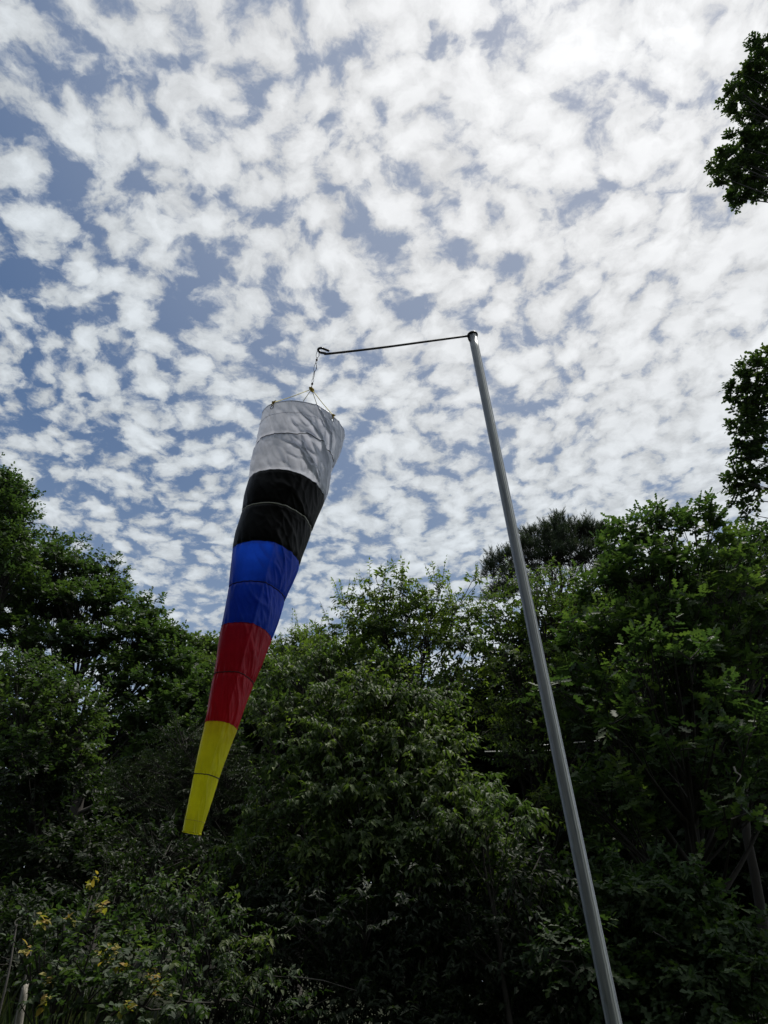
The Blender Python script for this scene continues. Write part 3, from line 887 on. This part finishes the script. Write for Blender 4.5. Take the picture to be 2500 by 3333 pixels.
# left: big maple, its taller neighbour and the lower tree in front
ml = [(112, 1168, 20, .24), (167, 1176, 20, .20), (205, 1212, 20, .22), (232, 1218, 20, .2), (257, 1232, 20, .22), (290, 1296, 19.6, .2), (326, 1306, 19.6, .22), (350, 1338, 19.6, .2), (388, 1380, 19.4, .2),
      (62, 1225, 20, .62), (100, 1205, 20, .52), (160, 1222, 20, .42), (128, 1235, 19.6, .8), (203, 1256, 20, .52), (240, 1268, 20, .40), (235, 1310, 19.6, .62), (296, 1340, 19.6, .50), (322, 1362, 19.6, .45), (350, 1385, 19.4, .50),
      (378, 1400, 19.4, .42), (290, 1390, 19, .85), (170, 1310, 19, .85), (85, 1305, 19, .9), (352, 1430, 19, .72), (385, 1455, 19, .5), (255, 1460, 18.6, .7), (190, 1395, 18.8, .6), (310, 1490, 18.6, .8), (110, 1400, 18.6, .9),
      (390, 1530, 18.6, .8), (335, 1560, 18.4, .8), (30, 1370, 18.8, .9), (20, 1280, 19.4, .9), (430, 1500, 19, .6), (395, 1600, 18, .7), (320, 1640, 18, .55), (440, 1560, 18.6, .7), (240, 1540, 18.4, .40)]
tree('maple_tree', 'large maple sloping down to the right on the left side, sky showing through its crown', gb(190, 19.2), ml,
     M_MAPLE, shape='oak_small', ll=.17, lw=.85, m=10, Ls=.38, density=1.9, droop=.35, trunk_r=.24, up=.35, tint=.45, capf=.5, trunk_top=PY(150, 1300, 19.4), twigf=.3, crown='foliage')
tree('maple_tree', 'tallest tree at the left edge, rising above the big maple', gb(-60, 18),
     [(4, 1060, 18, .55), (38, 1078, 18, .40), (20, 1110, 17.8, .55), (50, 1125, 17.8, .38), (-30, 1060, 18, .9), (2, 1165, 17.6, .6), (42, 1170, 17.6, .42), (-50, 1150, 17.6, 1.0), (20, 1215, 17.4, .6), (-40, 1250, 17.4, 1.0), (-100, 1180, 18, 1.1), (0, 1040, 18, .3)],
     M_MAPLE, shape='oak_small', ll=.16, lw=.85, m=8, Ls=.42, density=2.3, droop=.35, trunk_r=.24, up=.3, tint=.38, twigf=.3, crown='foliage')
fl = [(35, 1470, 13, .55), (95, 1480, 13, .5), (150, 1520, 12.8, .5), (178, 1560, 12.8, .36), (50, 1550, 12.6, .62), (125, 1600, 12.6, .58), (170, 1640, 12.6, .4), (40, 1650, 12.4, .62), (110, 1690, 12.6, .5)]
tree('leafy_tree', 'lower rounded green tree in front of the maple at the left edge', gb(60, 12.8), fl,
     M_MAPLE, shape='round8', ll=.11, lw=.7, m=9, Ls=.34, density=2.2, droop=.45, trunk_r=.13, up=.35, tint=.55, twigf=.3, crown='foliage')

# further trees that close the gap behind the sock
tree('distant_tree', 'small pale green tree seen between the maple and the red band', gb(450, 27),
     [(432, 1432, 27, .9), (412, 1462, 26.6, .8), (465, 1425, 27, .8), (450, 1480, 26, 1.1), (500, 1500, 26, 1.1), (480, 1560, 25.6, 1.2), (540, 1560, 25.6, 1.0)],
     M_MAPLE, shape='diamond', ll=.20, lw=.7, m=9, Ls=.5, density=2.4, droop=.3, trunk_r=.2, tint=.8, crown='foliage')
tree('distant_tree', 'pale feathery tree just right of the red band, against the low sky', gb(640, 17),
     [(640, 1405, 17, .42), (665, 1388, 17, .30), (610, 1420, 17, .38), (690, 1405, 16.8, .36), (590, 1460, 16.6, .42), (645, 1455, 16.6, .5), (560, 1510, 16.4, .45)],
     M_CHEST, shape='lance', ll=.14, lw=.36, m=9, Ls=.42, density=2.0, droop=.5, trunk_r=.1, sprigs=3, tint=.8, crown='foliage')
pn = [(1205, 1152, 30, .95, .6), (1165, 1172, 30, .9, .6), (1250, 1160, 30, .95, .6), (1290, 1166, 30, .8, .6), (1130, 1198, 29.6, .85, .6), (1090, 1222, 29.4, .75, .6), (1066, 1240, 29.4, .5, .6), (1185, 1215, 29.6, .9, .5),
      (1245, 1208, 29.6, .95, .5), (1295, 1215, 29.6, .8, .5), (1120, 1262, 29, .8, .5), (1080, 1290, 29, .7, .5), (1210, 1180, 29.6, .8, .6), (1310, 1160, 30, .5, .6)]
tree('pine_tree', 'dark flat-topped pine behind the pole, rising above the broadleaf crowns', gb(1215, 30), pn,
     M_PINE, shape='tuft', ll=.30, lw=1.0, m=7, Ls=.42, density=1.7, droop=-.25, trunk_r=.26, up=.6, tint=.5, limb_from=.78, twigf=.5, spread=.5, trunk_top=PY(1210, 1170, 29.8), crown='needles')
tree('hemlock_tree', 'dark conifer with flat layered boughs behind the yellow band', gb(440, 15.5),
     [(400, 1600, 15.4, .6, .3), (465, 1625, 15.2, .6, .3), (360, 1665, 15.2, .6, .3), (430, 1695, 15, .7, .3), (500, 1685, 15, .6, .3), (340, 1740, 14.8, .7, .3), (400, 1775, 14.6, .7, .3), (480, 1770, 14.8, .7, .3), (540, 1740, 15, .6, .3),
      (300, 1830, 14.4, .7, .3), (380, 1860, 14.4, .7, .3), (460, 1860, 14.4, .8, .3), (530, 1850, 14.6, .7, .3), (270, 1700, 15, .6, .3)],
     M_HEML, shape='diamond', ll=.10, lw=.22, m=22, Ls=.55, density=3.0, droop=.5, trunk_r=.18, up=0, tint=.5, inner=.2, twigf=.5, crown='needles')
tree('broadleaf_tree', 'shadowy green tree behind the oak at the far right edge', gb(1640, 16),
     [(1640, 1195, 16, .6), (1600, 1225, 16, .6), (1570, 1260, 15.6, .7), (1655, 1280, 15.6, .8), (1620, 1330, 15.4, .8), (1520, 1300, 15.4, .8), (1440, 1260, 15.6, .7), (1390, 1330, 15.6, .8), (1300, 1350, 16, .8), (1560, 1420, 15, .9), (1450, 1460, 15, .9)],
     M_OAK, shape='oak_small', ll=.17, lw=.7, m=8, Ls=.42, density=1.7, droop=.3, trunk_r=.12, tint=.45, crown='foliage')

# dim woodland at the back: one tree beside the other
back = [(-30, 24, 1560, 2.0), (110, 26, 1690, 1.8), (230, 25, 1745, 1.7), (340, 24, 1640, 1.9), (470, 26, 1560, 2.0), (600, 25, 1500, 2.0), (720, 27, 1475, 1.9), (850, 25, 1530, 2.0), (990, 26, 1590, 1.8),
        (1120, 25, 1520, 2.0), (1260, 24, 1440, 2.1), (1400, 25, 1400, 2.2), (1540, 24, 1370, 2.2), (1680, 25, 1330, 2.2)]
where = ['behind the left edge of the clearing', 'behind the small saplings on the left', 'under the bright sky gap on the left', 'behind the dark conifer', 'behind the yellow band of the windsock', 'just right of the yellow band',
         'behind the left half of the middle tree', 'behind the heart of the middle tree', 'left of the pole through the leaves', 'directly behind the steel pole', 'just right of the steel pole', 'behind the left part of the oak',
         'behind the middle of the oak', 'behind the right edge of the oak']
for (bx_, bd, ty, rr_), wh in zip(back, where):
    lb = []
    y = ty
    while y < 2180:
        for q in (-.5, .5):
            lb.append((bx_ + q * 105 + rng.normal() * 22, y + rng.normal() * 20, bd + rng.normal() * .8, rr_ * (.8 + .3 * rng.random())))
        y += 105
    tree('woodland_tree', 'dim woodland tree ' + wh, gb(bx_, bd), lb, M_SHADED, shape='diamond', ll=.28, lw=.64, m=8, Ls=.6, density=.70, droop=.35, trunk_r=.2, tint=.4, twigf=.06,
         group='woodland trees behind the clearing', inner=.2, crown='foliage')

# undergrowth along the foot of the wood
und = [(570, 10.4, 'dark bush at the foot of the wood below the tail of the windsock'), (760, 9.8, 'dark leafy bush below the middle tree'), (950, 9.6, 'dark leafy bush low down, left of the pole base'),
       (1150, 9.8, 'dark leafy bush behind the lower end of the pole'), (1350, 9.6, 'dark bush with lobed leaves just right of the pole base'), (1550, 9.4, 'dark bush with lobed leaves in the lower right corner')]
for i, (x, dd_, lab) in enumerate(und):
    tree('bush', lab, gb(x, dd_), fill(x - 80, x + 90, 1930, 2330, dd_ - .6, dd_ + .8, .46, 92), M_SHADED if i < 4 else M_OAK, shape='lance' if i < 4 else 'oak_small', ll=.115 if i < 4 else .15,
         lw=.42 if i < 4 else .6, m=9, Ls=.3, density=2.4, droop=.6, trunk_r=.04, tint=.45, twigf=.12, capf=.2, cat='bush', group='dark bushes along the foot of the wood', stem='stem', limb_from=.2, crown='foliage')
tree('bush', 'dark shaded bush at the left edge below the rounded green tree', gb(80, 12.2), fill(-30, 200, 1740, 1930, 12, 13, .6, 105), M_SHADED, shape='round8', ll=.11, lw=.6, m=9, Ls=.34,
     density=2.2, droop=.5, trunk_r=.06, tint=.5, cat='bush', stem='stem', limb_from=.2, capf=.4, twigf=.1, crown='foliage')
tree('bush', 'dark low bush behind the bare saplings at the left edge', gb(20, 9.6), fill(-60, 130, 1990, 2190, 9.2, 9.9, .42, 85), M_SHADED, shape='lance', ll=.10, lw=.45, m=9, Ls=.28,
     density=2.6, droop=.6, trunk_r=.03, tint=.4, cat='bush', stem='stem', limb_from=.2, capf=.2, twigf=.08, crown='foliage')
tree('bush', 'shaded leafy bush in the dark hollow between the left tree and the conifer', gb(230, 12), fill(150, 420, 1880, 2060, 11.5, 12.5, .6, 110), M_SHADED, shape='lance', ll=.12, lw=.4, m=9, Ls=.34,
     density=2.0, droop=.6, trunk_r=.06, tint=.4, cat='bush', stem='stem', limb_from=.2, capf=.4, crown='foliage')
tree('bush', 'narrow leaved bush beside the round leaved shrub, below the windsock tail', gb(440, 8.8),
     [(320, 1960, 8.8, .26), (390, 1935, 8.9, .28), (450, 1975, 8.8, .30), (380, 2010, 8.6, .3), (520, 2020, 8.8, .3), (450, 2070, 8.5, .32), (550, 2100, 8.7, .3), (480, 2160, 8.4, .34), (590, 2180, 8.6, .32), (350, 1935, 9, .18)],
     M_SHRUB, shape='lance8', ll=.095, lw=.36, m=9, Ls=.26, density=2.2, droop=.8, trunk_r=.035, tint=.5, singles=100, cat='bush', stem='stem', limb_from=.2, capf=.4, crown='foliage')
sh = [(198, 1935, 7.4, .10), (190, 1965, 7.4, .13), (215, 1990, 7.3, .15), (100, 2000, 7.2, .16), (140, 1990, 7.3, .14), (62, 2040, 7.1, .10), (85, 2060, 7, .13), (165, 2045, 7.2, .22), (235, 2040, 7.3, .20), (290, 2010, 7.5, .18), (300, 2070, 7.2, .22),
      (120, 2110, 6.9, .20), (190, 2110, 6.9, .24), (260, 2120, 6.9, .24), (340, 2110, 7.1, .22), (110, 2160, 6.8, .16), (220, 2175, 6.7, .24), (310, 2175, 6.8, .24), (390, 2160, 7, .24), (370, 2060, 7.3, .2)]
shrub = tree('round_leaved_shrub', 'sparse shrub with round leaves and yellow young tips in the lower left corner', gb(200, 7.0), sh,
             M_SHRUB, shape='round8', ll=.072, lw=.72, m=8, Ls=.17, density=3.4, droop=.5, trunk_r=.022, tint=.42, singles=300, cat='shrub', stem='stem', limb_from=.15, up=.5, capf=.2, twigf=.2, crown='foliage')
# yellow and orange young leaves at shoot tips of the shrub
P, X, Zr = [], [], []
for x, y, dd_, r in [(198, 1905, 7.38, .05), (90, 1990, 7.15, .05), (150, 1988, 7.2, .03), (55, 2050, 7.0, .03), (230, 2060, 7.1, .07), (215, 1955, 7.3, .05), (105, 2118, 6.8, .03), (320, 2110, 7.0, .05), (335, 2140, 6.9, .06), (265, 2090, 6.9, .03), (270, 2175, 6.6, .03), (245, 2050, 7.1, .04), (95, 2165, 6.7, .03)]:
    c = PY(x, y, dd_ - .12)
    for k in range(int(5 + r * 170)):
        P.append(c + rng.normal(size=3) * r * .6); X.append(rng.normal(size=3) * np.array([1, 1, .5])); Zr.append(np.array([0, -.4, 1]) + rng.normal(size=3) * .3)
P = np.array(P); L = .068 * (.7 + .5 * rng.random(len(P)))
V0, T0 = TPL['round8']
yl = []
for q in range(3):
    me = mesh_np('young_leaf', V0 * np.array([1, .62, 1]), T0, np.full(len(V0), .15 + .35 * q)); me.materials.append(M_YOUNG); yl.append(me)
for i in range(len(P)):
    x = unit(X[i]); yv = unit(np.cross(Zr[i], x)); z = np.cross(x, yv); s = L[i]; q = P[i] - np.array(shrub.location)
    o = bpy.data.objects.new('young_leaf', yl[i % 3]); COL.objects.link(o); o.parent = shrub
    o.matrix_local = Matrix(((x[0] * s, yv[0] * s, z[0] * s, q[0]), (x[1] * s, yv[1] * s, z[1] * s, q[1]), (x[2] * s, yv[2] * s, z[2] * s, q[2]), (0, 0, 0, 1)))

# two thin bare saplings, a pale broken stump and a bent dead branch
for (xa, ya, xb, yb, lab) in [(2, 2172, 33, 2014, 'thin bare grey sapling stem, the one nearest the left edge'), (50, 2130, 71, 2014, 'thin bare grey sapling stem rising behind the pale broken stump')]:
    a = PY(xa, ya, 7.9); b = PY(xb, yb, 8.05)
    root = thing('bare_sapling', lab, 'sapling', Vector(gbase(a[0], 7.9)), 'bare saplings in the lower left')
    pts = catmull([gbase(a[0] - .02, 7.88), a, (a + b) / 2 + np.array([.012, 0, 0]), b, b + (b - a) * .12], 6)
    tube_obj('stem', [(pts, np.linspace(.014, .006, len(pts)))], M_BARKG, root, 7)
    for k in range(4):
        q = pts[int(len(pts) * (.5 + .12 * k))]
        tube_obj('twig', [(bez(q, q + np.array([rng.normal() * .05, 0, .06]), q + np.array([rng.normal() * .13, rng.normal() * .1, .10]), 5), np.linspace(.004, .0015, 5))], M_BARKG, root, 4)
m, t, out = mat('pale_rotten_wood')
geo = t.node('ShaderNodeNewGeometry'); n = t.noise(t.vm('MULTIPLY', geo.outputs['Position'], (1, 1, .2)), 30, 6, .7)
t.put(out.inputs[0], t.node('ShaderNodeBsdfPrincipled', {'Base Color': t.mix(n, (.18, .16, .13), (.52, .50, .45)), 'Roughness': .95, 'Normal': t.node('ShaderNodeBump', {'Height': n, 'Strength': .9, 'Distance': .01}).outputs[0]}).outputs[0]); M_PALE = m
a = PY(48, 2172, 7.4); b = PY(56, 2128, 7.45)
root = thing('broken_stump', 'short pale broken stump beside the bare saplings in the grass', 'stump', Vector(gbase(a[0], 7.4)))
q = np.linspace(0, 1, 14)
pp = gbase(a[0], 7.4) + (b - gbase(a[0], 7.4)) * q[:, None] + rng.normal(size=(14, 3)) * .003
V, T = tubes([(pp, .040 + .010 * np.sin(q * 7) - .028 * np.clip((q - .8) / .2, 0, 1) ** 1.5)], 14)
V += rng.normal(size=V.shape) * .0035
root2 = link('trunk', mesh_np('trunk', V, T, smooth=True), root, M_PALE)
tube_obj('splinter', [(np.array([b - [0.02, 0, .03], b + [.008, 0, .04]]), np.array([.012, .002]))], M_PALE, root, 5)
tube_obj('splinter', [(np.array([b - [-.01, 0, .04], b + [.025, 0, .015]]), np.array([.010, .002]))], M_PALE, root, 5)
for pts, rad, lab in [([(1585, 1655), (1590, 1668), (1600, 1676), (1592, 1690)], .012, 'pale bent dead twig caught in the oak foliage at the right'),
                      ([(1410, 2012), (1440, 2030), (1455, 2050)], .008, 'thin dead branch hanging low right of the pole'),
                      ([(620, 2108), (690, 2117), (705, 2120), (770, 2140)], .008, 'thin dead branch lying across the dark bushes below the sock')]:
    pw = catmull([PY(x, y, 8.9) for x, y in pts], 6)
    o = tube_obj('dead_branch', [(pw, np.linspace(rad, rad * .4, len(pw)))], M_PALE if rad > .01 else M_BARKG, None, 6)
    o['label'] = lab; o['category'] = 'branch'
# cable glinting through the leaves behind the pole
m, t, out = mat('white_cable')
t.put(out.inputs[0], t.node('ShaderNodeBsdfPrincipled', {'Base Color': (.8, .8, .78, 1), 'Roughness': .3}).outputs[0])
for xa, ya, xb, yb, dd_, lab in [(1085, 1623, 1180, 1621, 15.2, 'pale level cable glinting through leaves left of the pole, the lower one'), (1180, 1609, 1280, 1601, 15.4, 'pale level cable glinting through leaves either side of the pole, the upper one')]:
    a = PY(xa, ya, dd_); b = PY(xb, yb, dd_); dv_ = b - a; a2_ = a - dv_ * .4; b2_ = b + dv_ * .4
    o = tube_obj('cable', [(np.array([a2_, a, b, b2_]), .012)], m, None, 8); o['label'] = lab; o['category'] = 'cable'

# ------------------------------------------------------------------ unseen wood added behind the viewer to hold back low sky light
WP, WX, WZ, WL, WT, tk = [], [], [], [], [], []
for a in np.arange(-246, 67, 9.5):
    A_ = math.radians(a - 90 + 90); dd_ = 12.5 + rng.random() * 4
    x, y = math.sin(math.radians(a)) * dd_, math.cos(math.radians(a)) * dd_
    if y > 4: continue
    hh = 13 + 5 * rng.random(); g0 = gbase(x, y)
    tk.append((bez(g0, g0 + np.array([.3, .2, hh / 2]), g0 + np.array([0, 0, hh * .9]), 8), np.linspace(.24, .05, 8)))
    for k in range(26):
        c = g0 + np.array([rng.normal() * 1.3, rng.normal() * 1.3, hh * (.08 + .88 * (k / 25))])
        n_ = 100; p_, d_ = lobe_shoots(c, np.array([1.7, 1.7, 1.3]), n_, .3, .2)
        WP.append(p_); WX.append(d_); WZ.append(rand_dirs(n_) + [0, 0, 1]); WL.append(.45 + .3 * rng.random(n_)); WT.append(rng.random(n_))
P, X, Z, L, Tn = [np.concatenate(q) for q in (WP, WX, WZ, WL, WT)]
V, T, tt = leaves(P, X, Z, L, L * .6, 'oak_small', Tn)
wood = link('woodland', mesh_np('woodland', V, T, tt), None, M_SHADED); wood['kind'] = 'stuff'; wood['label'] = 'unseen dense wood added behind the viewer to block sky light'; wood['category'] = 'woodland'
V, T = tubes(tk, 7)
o = link('unseen_wood_trunks', mesh_np('unseen_wood_trunks', V, T), wood, M_BARK); o['kind'] = 'stuff'
NTRI += 2 * len(T)

# ------------------------------------------------------------------ grass on the bank
n = 17000
gx = -6.5 + 6.0 * rng.random(n); gy = 5.2 + 4.6 * rng.random(n)
gp = np.stack([gx, gy, ground_z(gx, gy) - .02], 1)
X = np.array([0, 0, 1.0]) + rng.normal(size=(n, 3)) * np.array([.35, .35, 0]); Zr = rng.normal(size=(n, 3)); L = .16 + .26 * rng.random(n) * (mm := (.6 + .6 * rng.random(n)))
m_g = leaf_mat('grass_blade', (.035, .060, .022), (.060, .095, .035), (.12, .14, .06), .25, .5, .4)
V, T, tt = leaves(gp, X, Zr, L, 0.012, 'diamond', rng.random(n))
o = link('grass', mesh_np('grass', V, T, tt), None, m_g); o['kind'] = 'stuff'; o['label'] = 'tall rough grass on the bank in the lower left corner'; o['category'] = 'grass'
NTRI += len(T)
print('foliage triangles', NTRI, 'objects', len(bpy.data.objects))
